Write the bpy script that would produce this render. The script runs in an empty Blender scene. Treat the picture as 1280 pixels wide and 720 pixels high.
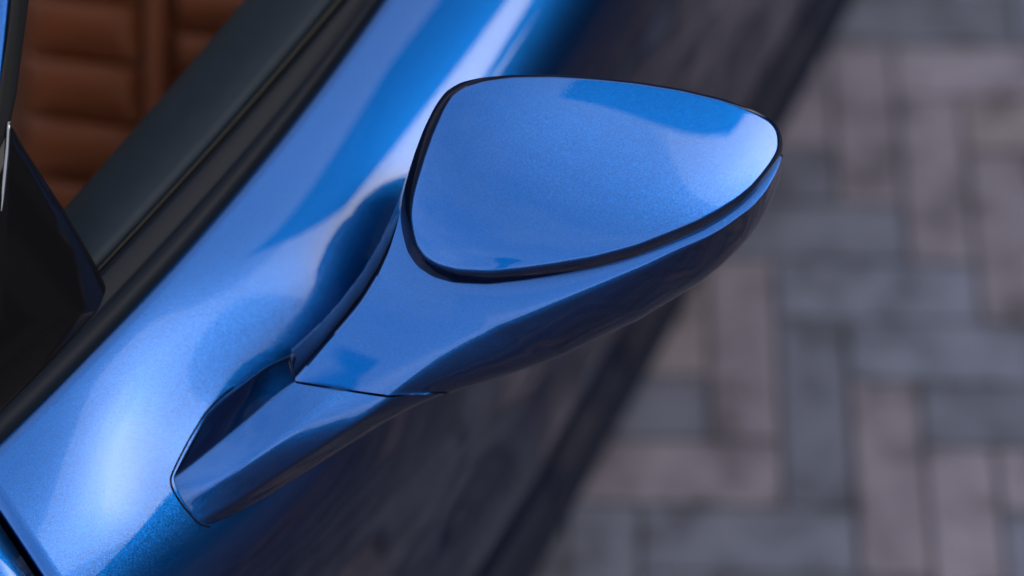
import bpy, math, random
import numpy as np
from mathutils import Vector

sc = bpy.context.scene
col = sc.collection
random.seed(7)
PI = math.pi
R = math.radians

# ------------------------------------------------------------------ camera
FPX = 2600.0                     # focal length in photo pixels
ELEV = R(60)
CAM = np.array([0.0, 0.0, 2.29])
DEP = 1.41                       # distance to the mirror, metres
cd = bpy.data.cameras.new('camera')
cd.sensor_width = 36.0
cd.lens = 36.0 * FPX / 1280.0
cd.clip_start = 0.05
cd.clip_end = 3000
cd.dof.use_dof = True
cd.dof.focus_distance = 1.462
cd.dof.aperture_fstop = 1.8
cam = bpy.data.objects.new('camera', cd)
col.objects.link(cam)
cam.location = CAM
cam.rotation_euler = (PI / 2 - ELEV, 0, 0)
sc.camera = cam

# ------------------------------------------------------------------ light
SUN_EL, SUN_AZ = R(48), R(79)     # azimuth clockwise from +Y
CLOUD = 13.8
w = bpy.data.worlds.new('World')
sc.world = w
w.use_nodes = True
nt = w.node_tree
bg = nt.nodes['Background']
sky = nt.nodes.new('ShaderNodeTexSky')
sky.sky_type = 'NISHITA'
sky.sun_disc = False
sky.sun_elevation = SUN_EL
sky.sun_rotation = SUN_AZ
sky.air_density = 1.0
sky.dust_density = 8.5
sky.ozone_density = 1.0
# broken white cloud over the blue
tcw = nt.nodes.new('ShaderNodeTexCoord')
mp = nt.nodes.new('ShaderNodeMapping'); mp.inputs['Scale'].default_value = (1, 1, 2.2)
cn = nt.nodes.new('ShaderNodeTexNoise'); cn.inputs['Scale'].default_value = 2.1
cn.inputs['Detail'].default_value = 7; cn.inputs['Roughness'].default_value = .55
cr = nt.nodes.new('ShaderNodeValToRGB')
cr.color_ramp.elements[0].position = .42; cr.color_ramp.elements[0].color = (.3, .3, .3, 1)
cr.color_ramp.elements[1].position = .62; cr.color_ramp.elements[1].color = (.55, .55, .55, 1)
mxw = nt.nodes.new('ShaderNodeMix'); mxw.data_type = 'RGBA'
# haze: the cloud layer brightens evenly toward the horizon all round
sx = nt.nodes.new('ShaderNodeSeparateXYZ'); hz = nt.nodes.new('ShaderNodeMapRange'); hz.interpolation_type = 'SMOOTHSTEP'
hz.inputs[1].default_value = 0.0; hz.inputs[2].default_value = .95
hz.inputs[3].default_value = CLOUD * 1.75; hz.inputs[4].default_value = CLOUD * .82
nt.links.new(tcw.outputs['Generated'], sx.inputs[0]); nt.links.new(sx.outputs[2], hz.inputs[0])
nt.links.new(hz.outputs[0], mxw.inputs[7])
nt.links.new(tcw.outputs['Generated'], mp.inputs[0]); nt.links.new(mp.outputs[0], cn.inputs['Vector'])
nt.links.new(cn.outputs['Fac'], cr.inputs['Fac']); nt.links.new(cr.outputs['Color'], mxw.inputs[0])
nt.links.new(sky.outputs[0], mxw.inputs[6]); nt.links.new(mxw.outputs[2], bg.inputs[0])
bg.inputs[1].default_value = 0.15
sl = bpy.data.lights.new('sun', 'SUN')
sl.energy = 0.55
sl.angle = R(46)
sl.color = (1.0, 0.985, 0.965)
sun = bpy.data.objects.new('sun', sl)
col.objects.link(sun)
sd = Vector((math.sin(SUN_AZ) * math.cos(SUN_EL), math.cos(SUN_AZ) * math.cos(SUN_EL), math.sin(SUN_EL)))
sun.rotation_euler = sd.to_track_quat('Z', 'Y').to_euler()
sc.view_settings.view_transform = 'Standard'
sc.view_settings.look = 'None'
sc.view_settings.exposure = 0.15
sc.view_settings.gamma = 1.0
sc.cycles.max_bounces = 8
sc.cycles.use_denoising = True

# ------------------------------------------------------------------ maths helpers
cR = np.array([1.0, 0, 0])
cF = np.array([0, math.cos(ELEV), -math.sin(ELEV)])
cU = np.cross(cR, cF)
S = FPX / DEP                     # photo pixels per metre at the mirror

def ray(u, v):
    u = np.asarray(u, float); v = np.asarray(v, float)
    return cF + np.multiply.outer((u - 640) / FPX, cR) + np.multiply.outer((360 - v) / FPX, cU)

def P(u, v, z):                   # world point at height z seen at (u, v)
    d = ray(u, v)
    t = (z - CAM[2]) / d[..., 2]
    return CAM + d * np.asarray(t)[..., None]

def M(u, v, wv):                  # world point seen at (u, v), wv nearer than the mirror plane (in 1/S m)
    d = ray(u, v)
    return CAM + d * np.asarray(DEP - np.asarray(wv, float) / S)[..., None]

AX = np.array([math.cos(R(62)), math.sin(R(62)), 0])     # car: rearward
OX = np.array([math.sin(R(62)), -math.cos(R(62)), 0])    # car: outboard
ZX = np.array([0, 0, 1.0])
def car(a, o, z):
    return np.multiply.outer(a, AX) + np.multiply.outer(o, OX) + np.multiply.outer(z, ZX)

def resample(pts, n, closed=False):
    p = np.array(pts, float)
    if closed:
        p = np.vstack([p, p[:1]])
    s = np.r_[0, np.cumsum(np.linalg.norm(np.diff(p[:, :2], axis=0), axis=1))]
    t = np.linspace(0, s[-1], n + 1)[:-1] if closed else np.linspace(0, s[-1], n)
    return np.stack([np.interp(t, s, p[:, i]) for i in range(p.shape[1])], 1), s[-1]

def smooth(pts, n, sigma, closed=False):
    """dense curve through pts, gaussian-smoothed with sigma in the points' units"""
    m = max(n, 400)
    q, L = resample(pts, m, closed)
    k = sigma / (L / m)
    h = int(3 * k) + 1
    g = np.exp(-0.5 * (np.arange(-h, h + 1) / k) ** 2); g /= g.sum()
    if closed:
        e = np.vstack([q[-h:], q, q[:h]])
    else:
        h2 = min(h, m - 1)
        e = np.vstack([2 * q[0] - q[1:h2 + 1][::-1], q, 2 * q[-1] - q[-h2 - 1:-1][::-1]])
    out = np.stack([np.convolve(e[:, i], g, 'valid') for i in range(q.shape[1])], 1)
    return resample(out, n, closed)[0]

# ------------------------------------------------------------------ object helpers
def tag(o, label=None, cat=None, group=None, kind=None):
    if label: o['label'] = label
    if cat: o['category'] = cat
    if group: o['group'] = group
    if kind: o['kind'] = kind
    return o

def empty(name, loc=(0, 0, 0), parent=None):
    o = bpy.data.objects.new(name, None)
    col.objects.link(o); o.location = loc
    o.empty_display_size = 0.1
    if parent: o.parent = parent
    return o

def mesh(name, verts, faces, mat, parent=None, smooth_=True, origin=None, merge=0.0, sharp=None):
    verts = np.asarray(verts, float)
    if origin is None:
        origin = np.zeros(3)
    elif isinstance(origin, str):
        origin = verts.mean(0)
    me = bpy.data.meshes.new(name)
    me.from_pydata((verts - origin).tolist(), [], faces)
    import bmesh
    bm = bmesh.new(); bm.from_mesh(me)
    if merge: bmesh.ops.remove_doubles(bm, verts=bm.verts, dist=merge)
    bmesh.ops.recalc_face_normals(bm, faces=bm.faces)
    for f in bm.faces: f.smooth = smooth_
    if sharp:
        for e in bm.edges:
            if len(e.link_faces) == 2 and e.calc_face_angle(0) > R(sharp): e.smooth = False
    bm.to_mesh(me); bm.free()
    me.materials.append(mat)
    o = bpy.data.objects.new(name, me)
    col.objects.link(o)
    o.location = origin
    if parent:
        o.parent = parent
        pl = parent
        off = Vector((0, 0, 0))
        while pl:
            off += pl.location; pl = pl.parent
        o.location = Vector(origin) - off
    return o

def grid_faces(nr, nc, closed_r=False, closed_c=False, base=0):
    f = []
    for i in range(nr if closed_r else nr - 1):
        for j in range(nc if closed_c else nc - 1):
            a = i * nc + j; b = i * nc + (j + 1) % nc
            c = ((i + 1) % nr) * nc + (j + 1) % nc; d = ((i + 1) % nr) * nc + j
            f.append((base + a, base + b, base + c, base + d))
    return f

def sheet(name, rows, mat, parent=None, closed_c=False, **k):
    """rows: list of (n,3) arrays"""
    v = np.vstack(rows)
    return mesh(name, v, grid_faces(len(rows), len(rows[0]), closed_c=closed_c), mat, parent, **k)

def tube(name, path, r, mat, parent=None, n=10, closed=False, **k):
    path = np.asarray(path, float)
    m = len(path)
    V = []
    for i in range(m):
        if closed: t = path[(i + 1) % m] - path[i - 1]
        else: t = path[min(i + 1, m - 1)] - path[max(i - 1, 0)]
        t /= np.linalg.norm(t)
        a = np.cross(t, [0.13, 0.21, 0.97]); a /= np.linalg.norm(a); b = np.cross(t, a)
        rr = r if np.isscalar(r) else r[i]
        for j in range(n):
            an = 2 * PI * j / n
            V.append(path[i] + rr * (math.cos(an) * a + math.sin(an) * b))
    F = grid_faces(m, n, closed_r=closed, closed_c=True)
    if not closed:
        F += [tuple(range(n))[::-1], tuple(range((m - 1) * n, m * n))]
    return mesh(name, V, F, mat, parent, **k)

def boxes(name, bl, mat, parent=None, **k):
    """bl: list of (centre, size, yaw)"""
    V, F = [], []
    for c, s, yaw in bl:
        cy, sy = math.cos(yaw), math.sin(yaw)
        b = len(V)
        for dz in (-.5, .5):
            for dx, dy in ((-.5, -.5), (.5, -.5), (.5, .5), (-.5, .5)):
                x, y = dx * s[0], dy * s[1]
                V.append((c[0] + x * cy - y * sy, c[1] + x * sy + y * cy, c[2] + dz * s[2]))
        F += [(b, b + 3, b + 2, b + 1), (b + 4, b + 5, b + 6, b + 7), (b, b + 1, b + 5, b + 4),
              (b + 1, b + 2, b + 6, b + 5), (b + 2, b + 3, b + 7, b + 6), (b + 3, b, b + 4, b + 7)]
    return mesh(name, V, F, mat, parent, smooth_=False, **k)

# ------------------------------------------------------------------ materials
def mat(name, base=(.5, .5, .5), rough=.5, metal=0., coat=0., spec=.5, noise=None, bump=None, coat_rough=.02):
    m = bpy.data.materials.new(name); m.use_nodes = True
    n = m.node_tree.nodes; l = m.node_tree.links
    b = n['Principled BSDF']
    b.inputs['Base Color'].default_value = (*base, 1)
    b.inputs['Roughness'].default_value = rough
    b.inputs['Metallic'].default_value = metal
    b.inputs['Coat Weight'].default_value = coat
    b.inputs['Coat Roughness'].default_value = coat_rough
    b.inputs['Specular IOR Level'].default_value = spec
    tc = n.new('ShaderNodeTexCoord')
    if noise:                                    # (scale, colour2, contrast)
        t = n.new('ShaderNodeTexNoise'); t.inputs['Scale'].default_value = noise[0]
        t.inputs['Detail'].default_value = 8
        l.new(tc.outputs['Object'], t.inputs['Vector'])
        r = n.new('ShaderNodeValToRGB')
        r.color_ramp.elements[0].position = .5 - noise[2]; r.color_ramp.elements[1].position = .5 + noise[2]
        r.color_ramp.elements[0].color = (*base, 1); r.color_ramp.elements[1].color = (*noise[1], 1)
        l.new(t.outputs['Fac'], r.inputs['Fac']); l.new(r.outputs['Color'], b.inputs['Base Color'])
    if bump:                                     # (scale, strength, distance)
        t = n.new('ShaderNodeTexNoise'); t.inputs['Scale'].default_value = bump[0]
        t.inputs['Detail'].default_value = 6
        l.new(tc.outputs['Object'], t.inputs['Vector'])
        bp = n.new('ShaderNodeBump'); bp.inputs['Strength'].default_value = bump[1]
        bp.inputs['Distance'].default_value = bump[2]
        l.new(t.outputs['Fac'], bp.inputs['Height']); l.new(bp.outputs['Normal'], b.inputs['Normal'])
    return m

def paint_mat():
    m = bpy.data.materials.new('metallic_blue_paint'); m.use_nodes = True
    n = m.node_tree.nodes; l = m.node_tree.links
    b = n['Principled BSDF']
    b.inputs['Metallic'].default_value = 1
    b.inputs['Roughness'].default_value = .4
    b.inputs['Specular Tint'].default_value = (.05, .11, .27, 1)
    b.inputs['Coat Weight'].default_value = 1
    b.inputs['Coat Roughness'].default_value = .012
    b.inputs['Coat IOR'].default_value = 1.45
    g = n.new('ShaderNodeNewGeometry')
    vo = n.new('ShaderNodeTexVoronoi'); vo.inputs['Scale'].default_value = 2400
    l.new(g.outputs['Position'], vo.inputs['Vector'])
    # flakes tilt the base normal
    s = n.new('ShaderNodeVectorMath'); s.operation = 'SUBTRACT'; s.inputs[1].default_value = (.5, .5, .5)
    l.new(vo.outputs['Color'], s.inputs[0])
    sc_ = n.new('ShaderNodeVectorMath'); sc_.operation = 'SCALE'; sc_.inputs['Scale'].default_value = .2
    l.new(s.outputs[0], sc_.inputs[0])
    ad = n.new('ShaderNodeVectorMath'); ad.operation = 'ADD'
    l.new(g.outputs['Normal'], ad.inputs[0]); l.new(sc_.outputs[0], ad.inputs[1])
    nm = n.new('ShaderNodeVectorMath'); nm.operation = 'NORMALIZE'
    l.new(ad.outputs[0], nm.inputs[0]); l.new(nm.outputs[0], b.inputs['Normal'])
    # flake tone
    sp = n.new('ShaderNodeSeparateColor'); l.new(vo.outputs['Color'], sp.inputs[0])
    mr = n.new('ShaderNodeMapRange'); mr.inputs[3].default_value = .8; mr.inputs[4].default_value = 1.2
    l.new(sp.outputs[1], mr.inputs[0])
    mx = n.new('ShaderNodeVectorMath'); mx.operation = 'SCALE'; mx.inputs[0].default_value = PAINT
    lw = n.new('ShaderNodeLayerWeight'); lw.inputs['Blend'].default_value = .5
    fr = n.new('ShaderNodeMapRange'); fr.inputs[1].default_value = .12; fr.inputs[2].default_value = .45
    fr.inputs[3].default_value = 1; fr.inputs[4].default_value = .24      # flake travel: deeper at a glancing angle
    l.new(lw.outputs['Facing'], fr.inputs[0])
    mm = n.new('ShaderNodeMath'); mm.operation = 'MULTIPLY'
    l.new(mr.outputs[0], mm.inputs[0]); l.new(fr.outputs[0], mm.inputs[1])
    l.new(mm.outputs[0], mx.inputs['Scale']); l.new(mx.outputs[0], b.inputs['Base Color'])
    return m

PAINT = (.004, .098, .39)
paint = paint_mat()
black_gloss = mat('black_gloss_trim', (.004, .004, .005), .06, coat=.25, spec=.3)
rubber = mat('black_rubber', (.007, .008, .010), .55, spec=.25, bump=(300, .1, .0005))
void = mat('dark_gap', (.002, .002, .003), .8, spec=.1)
trim_m = mat('satin_trim', (.004, .007, .014), .45, spec=.1, bump=(400, .05, .0004))
card_m = mat('dark_leather', (.007, .014, .025), .6, spec=.2, noise=(60, (.010, .018, .031), .3), bump=(900, .25, .0004))
leather = mat('brown_leather', (.15, .043, .015), .55, spec=.2, noise=(30, (.11, .03, .011), .3), bump=(700, .25, .0005))
leather_d = mat('brown_leather_seam', (.12, .032, .012), .6)
chrome = mat('satin_chrome', (.25, .26, .29), .25, metal=1)
glass_m = mat('mirror_glass', (.85, .88, .9), .02, metal=1)
skirt_m = mat('side_skirt_satin', (.008, .011, .022), .6, spec=.06)
under_m = mat('underbody', (.006, .006, .007), .8)

# ================================================================== setting: ground and paving
def ground_mat():
    m = mat('sand_joint', (.035, .038, .045), .95, noise=(40, (.055, .058, .066), .25))
    return m
big = 900
gz = -.0065
g = mesh('ground', [(-big, -big, gz), (big, -big, gz), (big, big, gz), (-big, big, gz)], [(0, 1, 2, 3)], ground_mat(), smooth_=False)
tag(g, kind='structure')

def brick_mat(name, c1, c2, c3):
    m = bpy.data.materials.new(name); m.use_nodes = True
    n = m.node_tree.nodes; l = m.node_tree.links; b = n['Principled BSDF']
    b.inputs['Roughness'].default_value = .75
    ge = n.new('ShaderNodeNewGeometry'); oi = n.new('ShaderNodeObjectInfo')
    t = n.new('ShaderNodeTexNoise'); t.inputs['Scale'].default_value = 13; t.inputs['Detail'].default_value = 9
    t.inputs['Roughness'].default_value = .65
    l.new(ge.outputs['Position'], t.inputs['Vector'])
    r = n.new('ShaderNodeValToRGB'); e = r.color_ramp.elements
    e[0].position = .36; e[0].color = (*[q * .62 for q in c1], 1); e[1].position = .66; e[1].color = (*c3, 1)
    x = e.new(.5); x.color = (*c2, 1)
    l.new(t.outputs['Fac'], r.inputs['Fac'])
    mr = n.new('ShaderNodeMapRange'); mr.inputs[3].default_value = .86; mr.inputs[4].default_value = 1.14
    l.new(oi.outputs['Random'], mr.inputs[0])
    mx = n.new('ShaderNodeVectorMath'); mx.operation = 'SCALE'
    l.new(r.outputs['Color'], mx.inputs[0]); l.new(mr.outputs[0], mx.inputs['Scale'])
    l.new(mx.outputs[0], b.inputs['Base Color'])
    t2 = n.new('ShaderNodeTexNoise'); t2.inputs['Scale'].default_value = 180; t2.inputs['Detail'].default_value = 6
    l.new(ge.outputs['Position'], t2.inputs['Vector'])
    bp = n.new('ShaderNodeBump'); bp.inputs['Strength'].default_value = .5; bp.inputs['Distance'].default_value = .002
    l.new(t2.outputs['Fac'], bp.inputs['Height']); l.new(bp.outputs['Normal'], b.inputs['Normal'])
    return m
bm_grey = brick_mat('paver_blue_grey', (0.063, 0.073, 0.113), (0.082, 0.094, 0.143), (0.104, 0.117, 0.172))
bm_pink = brick_mat('paver_dull_red', (0.090, 0.082, 0.114), (0.120, 0.110, 0.149), (0.147, 0.136, 0.179))
bm_dark = brick_mat('paver_dark_grey', (0.051, 0.058, 0.090), (0.068, 0.077, 0.114), (0.084, 0.095, 0.141))
bm_tan = brick_mat('paver_tan', (0.094, 0.083, 0.104), (0.123, 0.110, 0.134), (0.149, 0.134, 0.161))

BW = .0865                       # paver width, length is three widths
BO = P(1060, 475, 0)             # corner of a known paver
ex = P(970, 615, 0) - P(720, 600, 0); ex[2] = 0; ex /= np.linalg.norm(ex)
ex = np.array([math.cos(R(-1.5)), math.sin(R(-1.5)), 0])
ey = np.array([ex[1], -ex[0], 0])     # toward the viewer

def brick_geo(lx, ly):
    gp = .0024; bv = .003; h = .05
    x0, y0, x1, y1 = gp, gp, lx - gp, ly - gp
    V = [(x0, y0, -h), (x1, y0, -h), (x1, y1, -h), (x0, y1, -h),
         (x0, y0, -bv), (x1, y0, -bv), (x1, y1, -bv), (x0, y1, -bv),
         (x0 + bv, y0 + bv, 0), (x1 - bv, y0 + bv, 0), (x1 - bv, y1 - bv, 0), (x0 + bv, y1 - bv, 0)]
    F = [(8, 9, 10, 11)]
    for i in range(4):
        j = (i + 1) % 4
        F += [(i, j, 4 + j, 4 + i), (4 + i, 4 + j, 8 + j, 8 + i)]
    return V, F
def lat2w(x, y, z=0):
    return BO + ex * x * BW + ey * y * BW + np.array([0, 0, z])
pav = empty('pavement'); tag(pav, kind='structure')
cells = []
for a in range(-60, 61):
    for b in range(-16, 17):
        for typ in 'VH':
            x = a + 3 * b + (1 if typ == 'H' else 0); y = a - 3 * b
            lx, ly = (1, 3) if typ == 'V' else (3, 1)
            c = lat2w(x + lx / 2, y + ly / 2)
            d = math.hypot(c[0] - .45, (c[1] - 1.25) * .9)
            cells.append((d, typ, x, y, c))
cells.sort(key=lambda q: q[0])
pink = {('V', 0, 0), ('V', 1, 1), ('V', -2, -2), ('H', -4, 1), ('H', 2, 1), ('V', 0, -6), ('V', 1, -5), ('V', 2, -4),
        ('V', 3, -3), ('H', 1, -6), ('H', -2, -9), ('V', -1, -7), ('V', 3, 3), ('H', 5, 1)}
tan = {('V', -3, -3), ('V', -4, -4)}
grey = {('H', 1, 0), ('H', 0, -1), ('V', -1, -1), ('H', -1, -2), ('H', 3, 2), ('H', -2, -3), ('H', -3, 2), ('V', -4, 2),
        ('H', -5, 0), ('V', -3, 3), ('V', -2, 4), ('V', -1, 5), ('H', -2, 3), ('H', -1, -8), ('V', 2, 2)}
protos = {}
def bmats(typ, x, y):
    k = (typ, x, y)
    if k in pink: return 'p'
    if k in tan: return 't'
    if k in grey: return 'g'
    q = random.Random(hash((x * 73 + y * 179, typ == 'V'))).random()
    return 'p' if q < .3 else 'd' if q < .48 else 't' if q < .52 else 'g'
MM = {'p': bm_pink, 'g': bm_grey, 'd': bm_dark, 't': bm_tan}
nB = 290
import bmesh as _b
yaw = math.atan2(ex[1], ex[0])
for (d, typ, x, y, c) in cells[:nB]:
    k = bmats(typ, x, y)
    if (typ, k) not in protos:
        lx, ly = (BW, 3 * BW) if typ == 'V' else (3 * BW, BW)
        V, F = brick_geo(lx, ly)
        V = [(vx - lx / 2, -(vy - ly / 2), vz) for vx, vy, vz in V]
        me = bpy.data.meshes.new('brick'); me.from_pydata(V, [], F)
        bb = _b.new(); bb.from_mesh(me); _b.ops.recalc_face_normals(bb, faces=bb.faces)
        # open box: make sure the top points up
        bb.faces.ensure_lookup_table()
        top = max(bb.faces, key=lambda f: f.calc_center_median().z)
        if top.normal.z < 0: _b.ops.reverse_faces(bb, faces=bb.faces)
        bb.to_mesh(me); bb.free()
        me.materials.append(MM[k]); protos[(typ, k)] = me
    o = bpy.data.objects.new('brick', protos[(typ, k)])
    col.objects.link(o); o.parent = pav
    o.location = (c[0], c[1], random.uniform(-.0015, .0015))
    o.rotation_euler = (random.uniform(-.006, .006), random.uniform(-.006, .006), yaw + random.uniform(-.004, .004))
for k in 'pgdt':
    V, F = [], []
    for (d, typ, x, y, c) in cells[nB:]:
        if d > 3.6 or bmats(typ, x, y) != k: continue
        lx, ly = (BW, 3 * BW) if typ == 'V' else (3 * BW, BW)
        v0, f0 = brick_geo(lx, ly); b0 = len(V)
        dz = random.uniform(-.0015, .0015)
        for vx, vy, vz in v0:
            p = BO + ex * (x * BW + vx) + ey * (y * BW + vy)
            V.append((p[0], p[1], vz + dz))
        F += [tuple(b0 + i for i in f) for f in f0]
    o = mesh('distant_bricks', V, F, MM[k], pav, smooth_=False); o['kind'] = 'stuff'

# ================================================================== the car
carE = empty('parked_car', tuple(car(.6, -1.4, 0)))
tag(carE, 'metallic blue sports car parked on herringbone paving, brown leather interior', 'car')

def carline(px, z, deg=2):
    """o(a) of a line along the car through pixels at height z"""
    p = P([q[0] for q in px], [q[1] for q in px], z)
    a = p @ AX; o = p @ OX
    c = np.polyfit(a, o, deg); dc = np.polyder(c)
    a0, a1 = a.min(), a.max()
    def f(x):
        x = np.asarray(x, float); xc = np.clip(x, a0, a1)
        return np.polyval(c, xc) + np.polyval(dc, xc) * (x - xc) * np.exp(-np.abs(x - xc) * .8)
    return f
ZB = .97
belt = carline([(480, 0), (400, 117), (281, 266), (140, 408), (0, 560)], ZB)

# cross-section of the door: (outboard offset from the belt, height)
prof = [(0.0, .970), (.03, .9655), (.0625, .957), (.095, .9425), (.1225, .9195), (.142, .8865), (.154, .8465), (.162, .79), (.165, .725), (.163, .66),
        (.163, .61), (.159, .56), (.161, .51), (.167, .46), (.171, .40), (.169, .34), (.162, .28), (.155, .23), (.154, .19), (.160, .16),
        (.166, .135), (.155, .112), (.12, .105), (.0, .105)]
prof = smooth(prof, 150, .022)
prof[0] = (0, .97)

def dish(a, off):                 # shallow hollow pressed round the mirror foot
    x = (a - DC[0]) / .085; y = (off - DC[1]) / .062
    x2 = (a - DC2[0]) / .10; y2 = (off - DC2[1]) / .055
    return (.024 * np.exp(-(x * x + y * y) ** 1.25) - .002 * np.exp(-(x2 * x2 + y2 * y2))) * np.clip(off / .02, 0, 1)
DC = (0, 0)
DC2 = (0, 0)
def zdoor(da):                    # height of the upper door skin at an outboard offset
    i = np.argmax(prof[:, 0])
    return np.interp(da, prof[:i, 0], prof[:i, 1])

def on_door(u, v):                # where the ray through (u, v) meets the door skin
    d = ray(u, v)
    lo, hi = 1.3, 2.0
    def g(t):
        p = CAM + d * t
        off = p @ OX - belt(p @ AX)
        return p[2] - (zdoor(off) - DISH * dish(p @ AX, off) if off > 0 else ZB)
    for _ in range(40):
        m = (lo + hi) / 2
        if g(m) > 0: lo = m
        else: hi = m
    return CAM + d * lo
DISH = 0
_p = on_door(295, 530)
DC = (float(_p @ AX), float(_p @ OX - belt(_p @ AX)))
_p = on_door(480, 330)
DC2 = (float(_p @ AX), float(_p @ OX - belt(_p @ AX)))
DISH = 1
def w_of(p):                      # mirror-plane depth units of a world point
    return (DEP - (p - CAM) @ cF) * S

# gap between door and fender: a as a function of the outboard offset
g0, g1 = on_door(0, 645), on_door(50, 720)
ga0, go0 = g0 @ AX, g0 @ OX - belt(g0 @ AX)
ga1, go1 = g1 @ AX, g1 @ OX - belt(g1 @ AX)
gs = (ga1 - ga0) / (go1 - go0)
def a_gap(off):
    off = np.asarray(off, float)
    return ga0 + gs * (np.clip(off, -.02, .11) - go0)
GAP = .0032

def skin(name, a_from, a_to, na, parent):
    rows = []
    # turned-in edge at the belt
    full = np.vstack([[(-.012, .955), (-.006, .967)], prof])
    for off, z in full:
        A0 = a_gap(off) + GAP if a_from is None else a_from
        A1 = a_gap(off) - GAP if a_to is None else a_to
        t = np.linspace(0, 1, na)
        a = A0 + (A1 - A0) * t
        o = belt(a) + off
        zz = z - dish(a, np.full(na, off)) * (1 if z > .6 else 0)
        pts = car(a, o, zz)
        # edges turn inward at the shut line
        def lip(e, sgn):
            q = [];
            for k in (1, 2):
                q.append(car(np.array([e + sgn * .0012 * k]), np.array([belt(e) + off - .006 * k]), np.array([z - .006 * k]))[0])
            return q
        if a_from is None:
            l = lip(A0, -.3); pts = np.vstack([l[1], l[0], pts])
        if a_to is None:
            l = lip(A1, .3); pts = np.vstack([pts, l[0], l[1]])
        rows.append(pts)
    return sheet(name, rows, paint, parent, origin='m')
door = skin('door', None, 1.75, 140, carE)
fender = skin('front_fender', -.85, None, 70, carE)
# black behind the shut line
rows = []
for off, z in prof[::3]:
    aa = a_gap(off) + np.linspace(-.02, .02, 4)
    rows.append(car(aa, belt(aa) + off - .014, np.full(4, z - .014)))
sheet('shut_line_seal', rows, void, door, origin='m')

# rear of the body beyond the door, floor pan and sill closing the shell
A = np.linspace(-.85, 1.75, 60)
def strip(name, lines, m, parent, A=A, **k):
    """lines: list of (function o(a), z or function)"""
    rows = []
    for f, z in lines:
        zz = z(A) if callable(z) else np.full(len(A), z)
        rows.append(car(A, f(A), zz))
    return sheet(name, rows, m, parent, origin='m', **k)
strip('floor_pan', [(lambda a: belt(a) + .14, .112), (lambda a: belt(a) - .2, .11), (lambda a: belt(a) - 1.5, .11)], under_m, carE)
# side skirt: black lip along the sill
strip('side_skirt', [(lambda a: belt(a) + .14, .135), (lambda a: belt(a) + .171, .13), (lambda a: belt(a) + .180, .115),
                     (lambda a: belt(a) + .172, .10), (lambda a: belt(a) + .15, .10)], skirt_m, carE)

# belt: outer trim, channel, inner door top -- each along its own line
tr_in = carline([(436, 0), (330, 120), (205, 258), (140, 330), (0, 470)], .985)
card_out = carline([(414, 0), (308, 120), (186, 262), (110, 345), (0, 455)], .985)
card_in = carline([(303, 0), (190, 130), (82, 257), (0, 345)], .965)
Ad = np.linspace(.24, 1.7, 90)
def lerp_f(f, g, t, d=0): return lambda a: f(a) * (1 - t) + g(a) * t + d
strip('window_trim', [(lambda a: belt(a) - .0012, .955), (lambda a: belt(a) - .0012, .969), (lambda a: belt(a) - .003, .9735),
                      (lerp_f(belt, tr_in, .2), .9765), (lerp_f(belt, tr_in, .42), .980), (lerp_f(belt, tr_in, .47), .9785), (lerp_f(belt, tr_in, .53), .9795),
                      (lerp_f(belt, tr_in, .85), .9875), (tr_in, .9875), (lambda a: tr_in(a) - .0015, .984),
                      (lambda a: tr_in(a) - .002, .95)], trim_m, door, A=Ad)
strip('window_channel', [(tr_in, .962), (card_out, .962)], void, door, A=Ad)
strip('window_seal', [(lerp_f(tr_in, card_out, .45), .962), (lerp_f(tr_in, card_out, .5), .982), (lerp_f(tr_in, card_out, .75), .984),
                      (lerp_f(tr_in, card_out, .95), .97)], rubber, door, A=Ad)
strip('door_card', [(card_out, .955), (card_out, .978), (lambda a: card_out(a) - .003, .9835), (lambda a: card_out(a) - .008, .985),
                    (lerp_f(card_out, card_in, .35), .984), (lerp_f(card_out, card_in, .7), .979), (lerp_f(card_out, card_in, .92), .971),
                    (card_in, .962), (lambda a: card_in(a) - .006, .945), (lambda a: card_in(a) - .01, .90), (lambda a: card_in(a) - .0, .72),
                    (lambda a: card_in(a) - .02, .60), (lambda a: card_in(a) + .0, .30), (lambda a: card_in(a) - .0, .14)], card_m, door, A=Ad)

# ------------------------------------------------------------------ side mirror
mir = empty('side_mirror', parent=carE)
base_p = on_door(235, 625)
mir.location = Vector(base_p) - Vector(carE.location)

# cap ---------------------------------------------------------------
foot = [(502, 288), (500, 268), (503, 245), (508, 225), (518, 192), (530, 160), (544, 132), (557, 114), (575, 103), (600, 97), (640, 93.5), (693, 93.5), (745, 97),
        (798, 102.5), (851, 111), (904, 123.5), (941, 137), (964, 148), (975, 160), (979, 177), (978, 191), (970, 207),
        (960, 222), (946, 240), (928, 256), (904, 272), (880, 285), (851, 298), (798, 320), (745, 335), (693, 345), (655, 351), (610, 356), (568, 354),
        (540, 346), (520, 332), (508, 314)]
anch = [((500, 270), 14), ((503, 245), 15), ((518, 192), 17), ((530, 160), 17), ((548, 125), 14), ((575, 103), 8), ((620, 95), 4), ((745, 97), 3.5), ((851, 111), 3.5), ((941, 137), 4),
        ((975, 160), 5), ((978, 191), 8), ((960, 222), 11), ((904, 272), 14), ((798, 320), 16.5), ((693, 345), 18), ((610, 356), 19), ((550, 349), 20), ((515, 325), 19), ((505, 300), 16)]
B = smooth(foot, 420, 5.5, True)
tan_ = np.roll(B, -1, 0) - np.roll(B, 1, 0)
tan_ /= np.linalg.norm(tan_, axis=1)[:, None]
nin = np.stack([-tan_[:, 1], tan_[:, 0]], 1)
cc = B.mean(0)
if ((cc - B) * nin).sum() < 0: nin = -nin
ap = np.array([q[0] for q in anch], float); av = np.array([q[1] for q in anch], float)
wt = 1 / (((B[:, None, :] - ap[None]) ** 2).sum(2) + 60) ** 1.6
rr = (wt * av).sum(1) / wt.sum(1)
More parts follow.
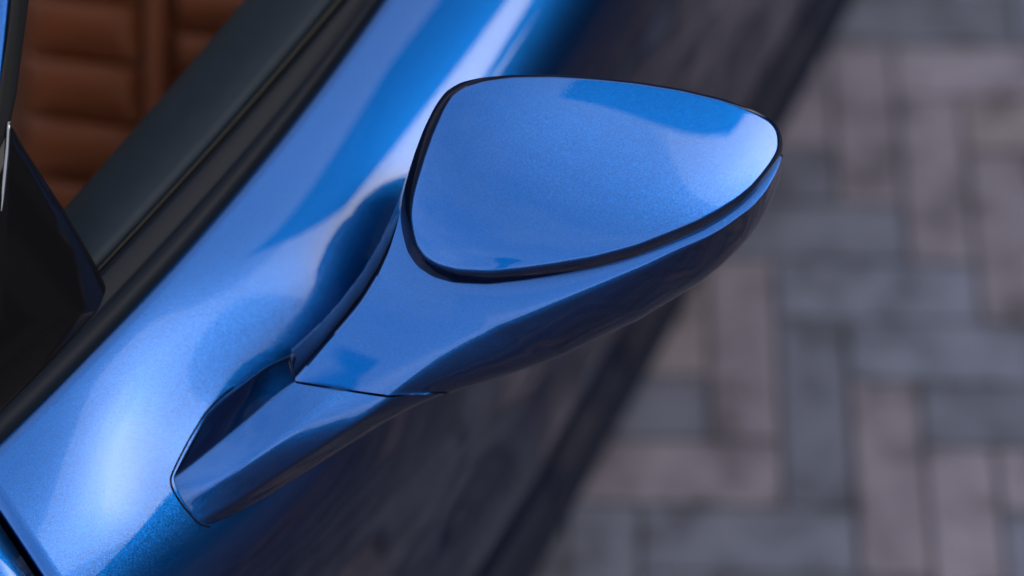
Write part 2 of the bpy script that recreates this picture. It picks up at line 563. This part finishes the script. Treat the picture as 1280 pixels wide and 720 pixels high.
_k = np.exp(-.5 * (np.arange(-40, 41) / 13.) ** 2); _k /= _k.sum()
rr = np.convolve(np.r_[rr[-40:], rr, rr[:40]], _k, 'valid')

def Wcap(p):
    x = (p[..., 0] - 720) / 200; y = (p[..., 1] - 235) / 200          # y grows towards the viewer
    r = -55
    for i, j, c in WC: r = r + c * x ** i * y ** j
    return r
WC = [(0, 1, 25.1), (0, 2, -48.5), (0, 3, -37.2), (0, 4, -36.9), (1, 0, -7.6), (1, 1, 40.8), (1, 2, -19.4), (1, 3, -46.2), (2, 0, -12.8), (2, 1, -10.8), (2, 2, -15.1), (3, 0, 5.0), (3, 1, -17.9), (4, 0, -9.6)]
EE = .5
_t = np.clip((rr - 4) / 7, 0, 1); HCA = 3.5 + 21 * _t * _t * (3 - 2 * _t)      # deep on the near sides, shallow along the far edge
rings = []
def ring_at(d_frac, extra=0.0, inset=0.0):
    pos = B + nin * (rr * d_frac + inset)[:, None]
    q = np.clip(1 - d_frac, 0, 1)
    wv = Wcap(pos) - HCA * (math.sqrt(q * q + EE) - math.sqrt(EE)) / (math.sqrt(1 + EE) - math.sqrt(EE)) - extra
    return M(pos[:, 0], pos[:, 1], wv)
rings.append(ring_at(0, 14, 3.0)); rings.append(ring_at(0, 8, 1.0)); rings.append(ring_at(0, 3, 0.1))
for th in np.linspace(0, 1, 18):
    rings.append(ring_at(1 - (1 - th) ** 1.3))
top_out = B + nin * rr[:, None]
cen = np.array([735., 228.])
for k in 1 - (np.linspace(0, 1, 46)[1:-1]) :
    pos = cen + (top_out - cen) * k
    rings.append(M(pos[:, 0], pos[:, 1], Wcap(pos)))
V = np.vstack(rings); nB_ = len(B)
F = grid_faces(len(rings), nB_, closed_c=True)
V = np.vstack([V, M(cen[0], cen[1], Wcap(cen))[None]])
lb = (len(rings) - 1) * nB_
F += [(lb + j, lb + (j + 1) % nB_, len(V) - 1) for j in range(nB_)]
cap = mesh('mirror_cap', V, F, paint, mir, origin='m')

# housing -----------------------------------------------------------
pts = [(430, 486, -114), (375, 470, -119), (487, 494, -120), (460, 380, -92), (502, 288, -64), (513, 204, -62), (515, 325, -68), (610, 360, -56), (693, 350, -44), (800, 325, -38),
       (904, 280, -44), (960, 235, -58), (978, 195, -72), (560, 450, -104), (640, 400, -74)]
q = np.array(pts, float)
q[:, 2] -= 22 + 33 * np.clip((q[:, 0] - 430) / 100, 0, 1) * np.clip((490 - q[:, 1]) / 110, 0, 1)
def basis(u, v):
    x = (u - 700) / 200; y = (v - 300) / 200
    return np.stack([np.ones_like(x), x, y, x * x, x * y, y * y], -1)
hc = np.linalg.lstsq(basis(q[:, 0], q[:, 1]), q[:, 2], rcond=None)[0]
def H(p): return basis(p[..., 0], p[..., 1]) @ hc
NS = 160
sil = smooth([(364, 437), (385, 418), (400, 404), (425, 376), (450, 343), (473, 304), (490, 268), (502, 238), (514, 204), (528, 170), (545, 136), (562, 117), (590, 106), (640, 100), (700, 99), (800, 107),
              (900, 128), (955, 147), (970, 162), (976, 180), (977, 192)], NS, 7)
ledge = smooth([(369, 476), (390, 452), (410, 428), (430, 406), (450, 382), (470, 350), (486, 315), (497, 280), (505, 240), (520, 205), (535, 172), (552, 140), (570, 124), (600, 114), (645, 108), (700, 108), (800, 115),
                (895, 136), (945, 155), (962, 168), (970, 182), (974, 192)], NS, 7)
lipL = smooth([(420, 485), (447, 445), (472, 402), (494, 362), (507, 337), (510, 316), (507, 290), (506, 268), (510, 243), (515, 222), (525, 192), (537, 162), (550, 136), (566, 122), (600, 110), (650, 106), (700, 106), (800, 113),
               (890, 133), (935, 152), (953, 165), (964, 178), (971, 190)], NS, 5)
lipR = smooth([(424, 485.5), (450, 446), (475, 405), (497, 365), (510, 340), (524, 334), (543, 341), (568, 348), (610, 350), (655, 345), (693, 339), (745, 329), (798, 314), (851, 292), (880, 279), (904, 266), (928, 250), (943, 236),
               (957, 219), (966, 206), (973, 193)], NS, 4)
ridge = smooth([(487, 494), (511, 475), (545, 449), (581, 427), (610, 413), (640, 401), (693, 378.5), (745, 357), (798, 335), (851, 310), (880, 298), (904, 285), (941, 258), (958, 238), (968, 220), (974, 208), (977, 196)], NS, 7)
gsil = smooth([(560, 492), (600, 480), (640, 467), (700, 446), (745, 424), (798, 400), (851, 368), (880, 350), (904, 331), (935, 299), (955, 270), (967, 244), (975, 224), (979, 207), (979, 196)], NS, 7)
rows = []
def row(c2, wv): rows.append(M(c2[:, 0], c2[:, 1], wv))
tt = np.linspace(0, 1, NS)
wS = H(ledge)
thick = 60 * np.clip(1 - tt, 0, 1) ** .5 + 10          # depth of the flank
ctr = (sil + gsil) / 2
inner = lambda c, k: c + (ctr - c) * k
row(inner(sil, .25), wS - thick - 70)
row(inner(sil, .06), wS - thick - 30)
for th in np.linspace(0, 1, 9):                          # flank, left ridge rounded
    c = sil + (ledge - sil) * (1 - (1 - th) ** 1.0)
    row(c, wS - thick * (1 - th) ** 1.6)
for th in np.linspace(0, 1, 7)[1:]:
    c = ledge + (lipL - ledge) * th
    row(c, H(c))
# groove and pocket under the cap
poc = 16

def dipf(c):                      # 0 outside the cap's foot, 1 a little inside it
    D_ = np.linalg.norm(c[:, None] - B[None], axis=2); k = D_.argmin(1)
    sd = ((c - B[k]) * nin[k]).sum(1)
    return np.clip(sd / 3.5 - .2, 0, 1) * np.clip((np.linalg.norm(lipL - lipR, axis=1) - 55) / 15, 0, 1)
for k, dd in ((.012, 4), (.02, poc)):
    c = lipL + (lipR - lipL) * k; row(c, H(c) - dd * dipf(c))
for k, dd in ((.98, poc), (.988, 4)):
    c = lipL + (lipR - lipL) * k; row(c, H(c) - dd * dipf(c))
for th in np.linspace(0, 1, 18):
    c = lipR + (ridge - lipR) * th
    row(c, H(c) - .09 * np.linalg.norm(ridge - lipR, axis=1) * th ** 3)
hR = H(ridge) - .09 * np.linalg.norm(ridge - lipR, axis=1)
ug = 58 * np.sin(np.clip(tt * 1.02, 0, 1) * PI) ** .5 * .6 + 30
for q_ in np.sin(np.linspace(0, PI / 2, 14))[1:]:
    c = ridge + (gsil - ridge) * q_
    row(c, hR - ug * .95 * q_ - ug * .75 * (1 - np.sqrt(np.clip(1 - q_ * q_, 0, 1))))
wG = hR - ug * 1.70
row(inner(gsil, .03), wG - 16)
row(inner(gsil, .12), wG - 40)
row(inner(gsil, .3), wG - 62)
V = np.vstack(rows)
F = grid_faces(len(rows), NS)
F += [tuple(r * NS for r in range(len(rows)))]           # closes the joint end
F += [((len(rows) - 1) * NS + j, (len(rows) - 1) * NS + j + 1, j + 1, j) for j in range(NS - 1)]
housing = mesh('mirror_housing', V, F, paint, mir, origin='m', merge=.00005, sharp=50)
# glass on the far side
gl = []
for k, dw in ((.34, -2), (.38, -8), (.42, -9), (1, -9)):
    c = sil + (ctr - sil) * k; gl.append(M(c[40:-6, 0], c[40:-6, 1], (wS - thick - 76 + dw)[40:-6]))
for k, dw in ((.42, -9), (.38, -8), (.34, -2)):
    c = gsil + (ctr - gsil) * k; gl.append(M(c[40:-6, 0], c[40:-6, 1], (wG - 64 + dw)[40:-6]))
sheet('mirror_glass', gl, glass_m, mir, origin='m')

# arm ---------------------------------------------------------------
NA = 70
def wd(u, v): return float(w_of(on_door(u, v)))
a1 = smooth([(361, 441), (330, 456), (298, 480), (276, 497), (258, 515), (238, 550), (224, 577), (213, 598)], NA, 6)
a2 = smooth([(367, 479), (330, 508), (290, 540), (250, 572), (230, 588), (214, 601)], NA, 6)
a3 = smooth([(430, 489), (390, 520), (340, 556), (290, 592), (255, 613), (226, 629)], NA, 6)
a4 = smooth([(486, 497.5), (450, 527), (400, 560), (340, 600), (290, 631), (247, 653)], NA, 6)
a5 = smooth([(590, 481), (530, 504), (482, 529), (435, 558), (383, 591), (336, 621), (298, 642), (262, 657)], NA, 6)
ta = np.linspace(0, 1, NA)
def wl(c, w0, w1, bow):
    return w0 + (w1 - w0) * ta ** 1.0 + bow * np.sin(ta * PI)
dip = 3
w1_ = wl(a1, -186, wd(213, 598) - dip, 0)
# the left flank follows the skin along its seam
for i in range(NA):
    if ta[i] > .1:
        k = min(1, (ta[i] - .1) / .65); k = k * k * (3 - 2 * k)
        w1_[i] = w1_[i] * (1 - k) + (wd(*a1[i]) - dip) * k
w2_ = wl(a2, -142, wd(214, 601) - dip, 10)
w3_ = wl(a3, -139, wd(226, 629) - dip, 27)
w4_ = wl(a4, -153, wd(247, 653) - dip, 5)
w5_ = wl(a5, -228, wd(262, 657) - dip, -12)
ctl = [(a1, w1_), (a1 * .45 + a2 * .55, w1_ * .4 + w2_ * .6 ), (a2, w2_), (a2 * .5 + a3 * .5, w2_ * .5 + w3_ * .5 + 1.5), (a3, w3_), (a3 * .5 + a4 * .5, w3_ * .5 + w4_ * .5 + 2),
       (a4, w4_), (a4 * .6 + a5 * .4, w4_ * .66 + w5_ * .34), (a4 * .2 + a5 * .8, w4_ * .35 + w5_ * .65), (a5, w5_), (a5 * .9 + a1 * .1, w5_ - 25), (a5 * .5 + a1 * .5, w5_ * .5 + w1_ * .5 - 45), (a1 * .9 + a5 * .1, w1_ - 25)]
C3 = np.array([np.column_stack([c, wv]) for c, wv in ctl])        # (ring, station, 3)
sect = []
for i in range(NA):
    ringp = C3[:, i, :]
    # keep the left ridge crisp: duplicate its control
    rp = np.vstack([ringp[:3], ringp[2:]])
    L = np.linalg.norm(np.diff(np.vstack([rp, rp[:1]]), axis=0), axis=1).sum()
    m = 400
    qd, L = resample_full = (lambda p: (lambda pp, s: (np.stack([np.interp(np.linspace(0, s[-1], m + 1)[:-1], s, pp[:, t_]) for t_ in range(3)], 1), s[-1]))(
        np.vstack([p, p[:1]]), np.r_[0, np.cumsum(np.linalg.norm(np.diff(np.vstack([p, p[:1]]), axis=0), axis=1) + 1e-9)]))(rp)
    k = (7.5 - 3.5 * ta[i]) / (L / m); h = int(3 * k) + 1
    gk = np.exp(-.5 * (np.arange(-h, h + 1) / k) ** 2); gk /= gk.sum()
    e = np.vstack([qd[-h:], qd, qd[:h]])
    qs = np.stack([np.convolve(e[:, t_], gk, 'valid') for t_ in range(3)], 1)
    dr = np.linalg.norm(qd - ringp[2], axis=1); gw = np.exp(-(dr / 9) ** 2)[:, None]
    d4 = np.linalg.norm(qd - ringp[2], axis=1)
    k2 = 1.6 / (L / m); h2 = int(3 * k2) + 1
    g2 = np.exp(-.5 * (np.arange(-h2, h2 + 1) / k2) ** 2); g2 /= g2.sum()
    e2 = np.vstack([qd[-h2:], qd, qd[:h2]])
    q2 = np.stack([np.convolve(e2[:, t_], g2, 'valid') for t_ in range(3)], 1)
    sect.append((q2 * gw + qs * (1 - gw))[::3])
V = np.vstack([M(s_[:, 0], s_[:, 1], s_[:, 2]) for s_ in sect])
nr = len(sect[0])
F = grid_faces(NA, nr, closed_c=True) + [tuple(range(nr)), tuple(range((NA - 1) * nr, NA * nr))]
arm = mesh('mirror_arm', V, F, paint, mir, origin='m', sharp=60)
# dark gasket inside the joint
s0 = sect[0]; c0 = s0.mean(0)
gs_ = []
for k, sh in ((.9, 4), (.96, 0), (.96, -3), (.9, -8)):
    s_ = c0 + (s0 - c0) * k - np.array([0, 0, 9])
    s_ = s_ + np.array([.6, -1.0, 0]) * (-sh)
    gs_.append(M(s_[:, 0], s_[:, 1], s_[:, 2]))
sheet('joint_gasket', gs_, void, mir, closed_c=True, origin='m')
# seam round the foot of the arm
seam = smooth([(292, 484), (276, 496), (257, 515), (236, 550), (222, 577), (212, 599), (216, 614), (229, 633), (248, 655), (257, 658.5), (262, 659)], 90, 5)
sp_ = np.array([on_door(*p_) for p_ in seam])
tube('foot_gasket', sp_, .0008, void, mir, origin='m')

# ------------------------------------------------------------------ quarter trim, pillar
def plate(name, top, thick_w, m, parent, crown=0, n=60, sg=3):
    """top: closed list of (u, v, z); a bevelled plate with real thickness"""
    o = smooth(top, n * 4, sg, True)
    c = o.mean(0)
    rows = []
    for k, dz in ((.985, -thick_w), (1, -thick_w * .4), (1, -.0015), (.992, 0), (.97, .0006), (.9, .0015 * crown + .0006), (.7, .003 * crown), (.4, .005 * crown), (.1, .006 * crown), (.01, .006 * crown)):
        q = c + (o - c) * k
        p = P(q[:, 0], q[:, 1], 1.0)
        d = ray(q[:, 0], q[:, 1])
        t = (q[:, 2] + dz - CAM[2]) / d[:, 2]
        rows.append(CAM + d * t[:, None])
    V = np.vstack(rows)
    F = grid_faces(len(rows), len(o), closed_c=True) + [tuple(range(len(o))), tuple(range((len(rows) - 1) * len(o), len(rows) * len(o)))]
    return mesh(name, V, F, m, parent, origin='m')
WSL = math.tan(R(56))
def Pw(u, v, lift=0.0):
    """pixels -> the inclined plane of the side window, which rises inboard from the belt"""
    d = ray(u, v)
    a0 = .5
    # plane: (z - .985) + WSL * (o - o0) = 0, o0 following the belt's mean line
    k = np.polyfit([.2, .8], [float(belt(.2)) - .02, float(belt(.8)) - .02], 1)
    N = ZX + WSL * (OX - k[0] * AX)
    c0 = 1.002 + WSL * k[1] + lift * math.sqrt(1 + WSL * WSL)
    t = (c0 - CAM @ N) / (d @ N)
    return CAM + d * t[..., None]
def wplate(name, outline, th, m, parent, crown=0., bev=.0015, sg=3):
    o = smooth(outline, 240, sg, True)
    c = o.mean(0)
    rows = []
    for k, l in ((.985, -th), (1, -th * .4), (1, -bev), (.994, -bev * .3), (.98, 0), (.9, crown * .2), (.7, crown * .5), (.4, crown * .84), (.1, crown), (.01, crown)):
        q = c + (o - c) * k
        rows.append(Pw(q[:, 0], q[:, 1], l))
    V = np.vstack(rows)
    F = grid_faces(len(rows), len(o), closed_c=True) + [tuple(range(len(o))), tuple(range((len(rows) - 1) * len(o), len(rows) * len(o)))]
    return mesh(name, V, F, m, parent, origin='m')
corner = wplate('corner_trim', [(13, 154), (28, 182), (80, 262), (118, 328), (146, 386), (120, 418), (60, 472), (0, 530), (-60, 600), (-90, 640), (-100, 560), (-50, 360), (-10, 200)], .02, black_gloss, door, crown=.006)
q_ = smooth([(11, 152), (9, 190), (3, 250), (-6, 310), (-30, 420), (-70, 560)], 40, 6)
tube('corner_bright_edge', Pw(q_[:, 0], q_[:, 1], .002), .0017, chrome, door, origin='m')
_r = [(-4, 190), (4, 112), (10, 60), (16, 0), (28, -160)]
_z = [float(Pw(a_, b_, .004)[2]) for a_, b_ in _r]
pil = plate('windscreen_pillar', [(a_ - 4, b_, z_) for (a_, b_), z_ in zip(_r, _z)] + [(a_ - 75, b_, z_) for (a_, b_), z_ in list(zip(_r, _z))[::-1]], .02, paint, carE, crown=.5, sg=4)
wplate('pillar_seal', [(-10, 215), (10, 168), (20, 120), (28, 60), (36, 0), (48, -120), (60, -300), (30, -300), (20, -120), (11, 0), (5, 60), (-2, 130), (-14, 190)], .03, rubber, pil, crown=.004, bev=.004)
# roof and windscreen
e0 = Pw(8., -160., 0.01); a_r, o_r, z_r = float(e0 @ AX), float(e0 @ OX), float(e0[2])
Ar = np.linspace(a_r - .02, a_r + 1.0, 30)
strip('roof', [(lambda a: o_r + 0 * a, z_r - .03), (lambda a: o_r + 0 * a, z_r), (lambda a: o_r - .03 + 0 * a, z_r + .02), (lambda a: o_r - .2 + 0 * a, z_r + .05), (lambda a: o_r - .6 + 0 * a, z_r + .06),
               (lambda a: o_r - 1.1 + 0 * a, z_r + .03), (lambda a: o_r - 1.15 + 0 * a, z_r)], paint, carE, A=Ar)
Ps = Pw(np.array([-40., -40, -45, -50, -60]), np.array([-260., -100, 100, 300, 520]), -.01)
ws = []
for k in np.linspace(0, 1, 8):
    ws.append(Ps - OX * 1.1 * k + np.array([0, 0, .03]) * math.sin(k * PI))
sheet('windscreen', ws, mat('dark_screen_glass', (.01, .012, .014), .03, coat=1), carE, origin='m')

Ab = np.linspace(-.85, .27, 40)
strip('bonnet', [(lambda a: belt(a) - .0125, .95), (lambda a: belt(a) - .013, .966), (lambda a: belt(a) - .016, .9705), (lambda a: belt(a) - .06, .985), (lambda a: belt(a) - .2, 1.0), (lambda a: belt(a) - .6, 1.01),
                 (lambda a: belt(a) - 1.1, .995), (lambda a: belt(a) - 1.35, .96), (lambda a: belt(a) - 1.36, .9)], paint, carE, A=Ab)
# ------------------------------------------------------------------ seat
seat = empty('seat', parent=carE)
seat.location = Vector(P(160, 120, .5)) - Vector(carE.location)
def pad(name, u0, v0, u1, v1, slope, z, hgt, m, parent):
    """rounded upholstery pad seen between two pixel corners at height z"""
    n = 22
    rows = []
    for j in range(n):
        t = j / (n - 1)
        r_ = []
        for i in range(n):
            s_ = i / (n - 1)
            u = u0 + (u1 - u0) * s_; v = v0 + (v1 - v0) * t + slope * (u - u0)
            x = 2 * s_ - 1; y = 2 * t - 1
            h = hgt * (1 - abs(x) ** 6) * (1 - abs(y) ** 2.6)
            p = P(u, v, z); r_.append(p + np.array([0, 0, h]))
        rows.append(np.array(r_))
    return sheet(name, rows, m, parent, origin='m')
SZ = .55
pad('seat_base', -60, -260, 420, 330, .0, SZ - .03, .01, leather_d, seat)
for k in range(6):
    v0 = -160 + k * 76
    pad('rib', 28, v0, 176, v0 + 72, .12, SZ, .022, leather, seat)
for k in range(7):
    v0 = -200 + k * 60
    pad('rib', 214, v0, 330, v0 + 57, .12, SZ, .02, leather, seat)
pad('seam_roll', 180, -180, 210, 300, 0.1, SZ, .022, leather, seat)
# cabin floor and tunnel
strip('cabin_floor', [(lambda a: card_in(a) - .0, .2), (lambda a: card_in(a) - .6, .2), (lambda a: card_in(a) - 1.3, .2)], mat('carpet', (.02, .014, .012), .95, bump=(500, .4, .002)), carE, A=Ad)

# ================================================================== street around (seen in the paint)
def building(name, label, c, size, yaw, wallc, nwin, roofc=(.05, .05, .055)):
    b = empty(name, (c[0], c[1], 0)); tag(b, label, 'building')
    wm = mat('render_wall', wallc, .85, noise=(1.5, tuple(x * .85 for x in wallc), .25))
    boxes('wall', [((c[0], c[1], size[2] / 2), size, yaw)], wm, b, origin='m')
    boxes('roof', [((c[0], c[1], size[2] + .12), (size[0] + .5, size[1] + .5, .24), yaw)], mat('roof', roofc, .8), b, origin='m')
    gm = mat('window_glass', (.02, .025, .03), .05)
    fl = int(size[2] // 3)
    cy, sy = math.cos(yaw), math.sin(yaw)
    for side in (-1, 1):
        for i in range(nwin):
            for k in range(fl):
                lx = (i + .5) / nwin * size[0] - size[0] / 2; ly = side * (size[1] / 2 + .02)
                x, y = c[0] + lx * cy - ly * sy, c[1] + lx * sy + ly * cy
                boxes('window', [((x, y, 1.6 + 3 * k), (1.1, .06, 1.5), yaw)], gm, b, origin='m')
    return b
def at(az, dist):
    return (math.sin(R(az)) * dist + .2, math.cos(R(az)) * dist + .9)
def bl(name, label, az, dist, wd_, dp, hgt, c, nwin):
    x, y = at(az, dist + dp / 2)
    return building(name, label, (x, y), (wd_, dp, hgt), -R(az), c, nwin)
tb = bl('unseen_tower', 'unseen tall dark brick tower, steep slate spire shaped to reflect as a dark stripe in the blue door paint', 49, 9, 5.1, 5.1, 17.5, (.05, .045, .045), 3)  # unseen; tower and spire shaped to reflect as a dark stripe in the door
tx, ty = at(49, 9 + 2.55); yw = -R(49)
sv = [(tx + dx * math.cos(yw) - dy * math.sin(yw), ty + dx * math.sin(yw) + dy * math.cos(yw), 17.8) for dx, dy in ((-2.7, -2.7), (2.7, -2.7), (2.7, 2.7), (-2.7, 2.7))]
mesh('spire', sv + [(tx, ty, 38)], [(0, 1, 4), (1, 2, 4), (2, 3, 4), (3, 0, 4)], mat('slate', (.03, .032, .038), .7), tb, smooth_=False, origin='m')
bl('low_building', 'low grey building across the street reflected under the sky', 106, 11, 13, 6, 7.4, (.09, .085, .085), 6)
bl('low_building', 'brown brick building on the far side of the car', -75, 14, 20, 6, 5.5, (.12, .07, .05), 8)
bl('low_building', 'grey rendered building behind the car', 5, 16, 13, 6, 6.5, (.14, .14, .15), 5)

bl('unseen_dark_block', 'narrow dark brick building between the tower and the low grey building', 71.5, 10, 2.3, 5, 7.9, (.05, .045, .045), 2)  # unseen, put in to cut the pale band reflected in the upper door

# added pole standing in for the viewer, for a dark streak in the housing
lp = empty('viewer_stand_in', (*at(-164, 3.4), 0)); tag(lp, 'added dark pole, standing in for the viewer reflected in the mirror housing', 'stand-in')
lx, ly = at(-164, 3.4)
iron = mat('dark_iron', (.015, .016, .018), .4, metal=.6)
tube('pole', [(lx, ly, -.01), (lx, ly, .6), (lx, ly, .62), (lx, ly, 2.65)], [.13, .13, .09, .075], iron, lp, n=16, origin='m')
tube('pole_head', [(lx, ly, 2.65), (lx, ly, 2.69), (lx, ly, 2.84), (lx, ly, 2.9), (lx, ly, 2.92)], [.07, .14, .2, .12, .02], iron, lp, n=16, origin='m')
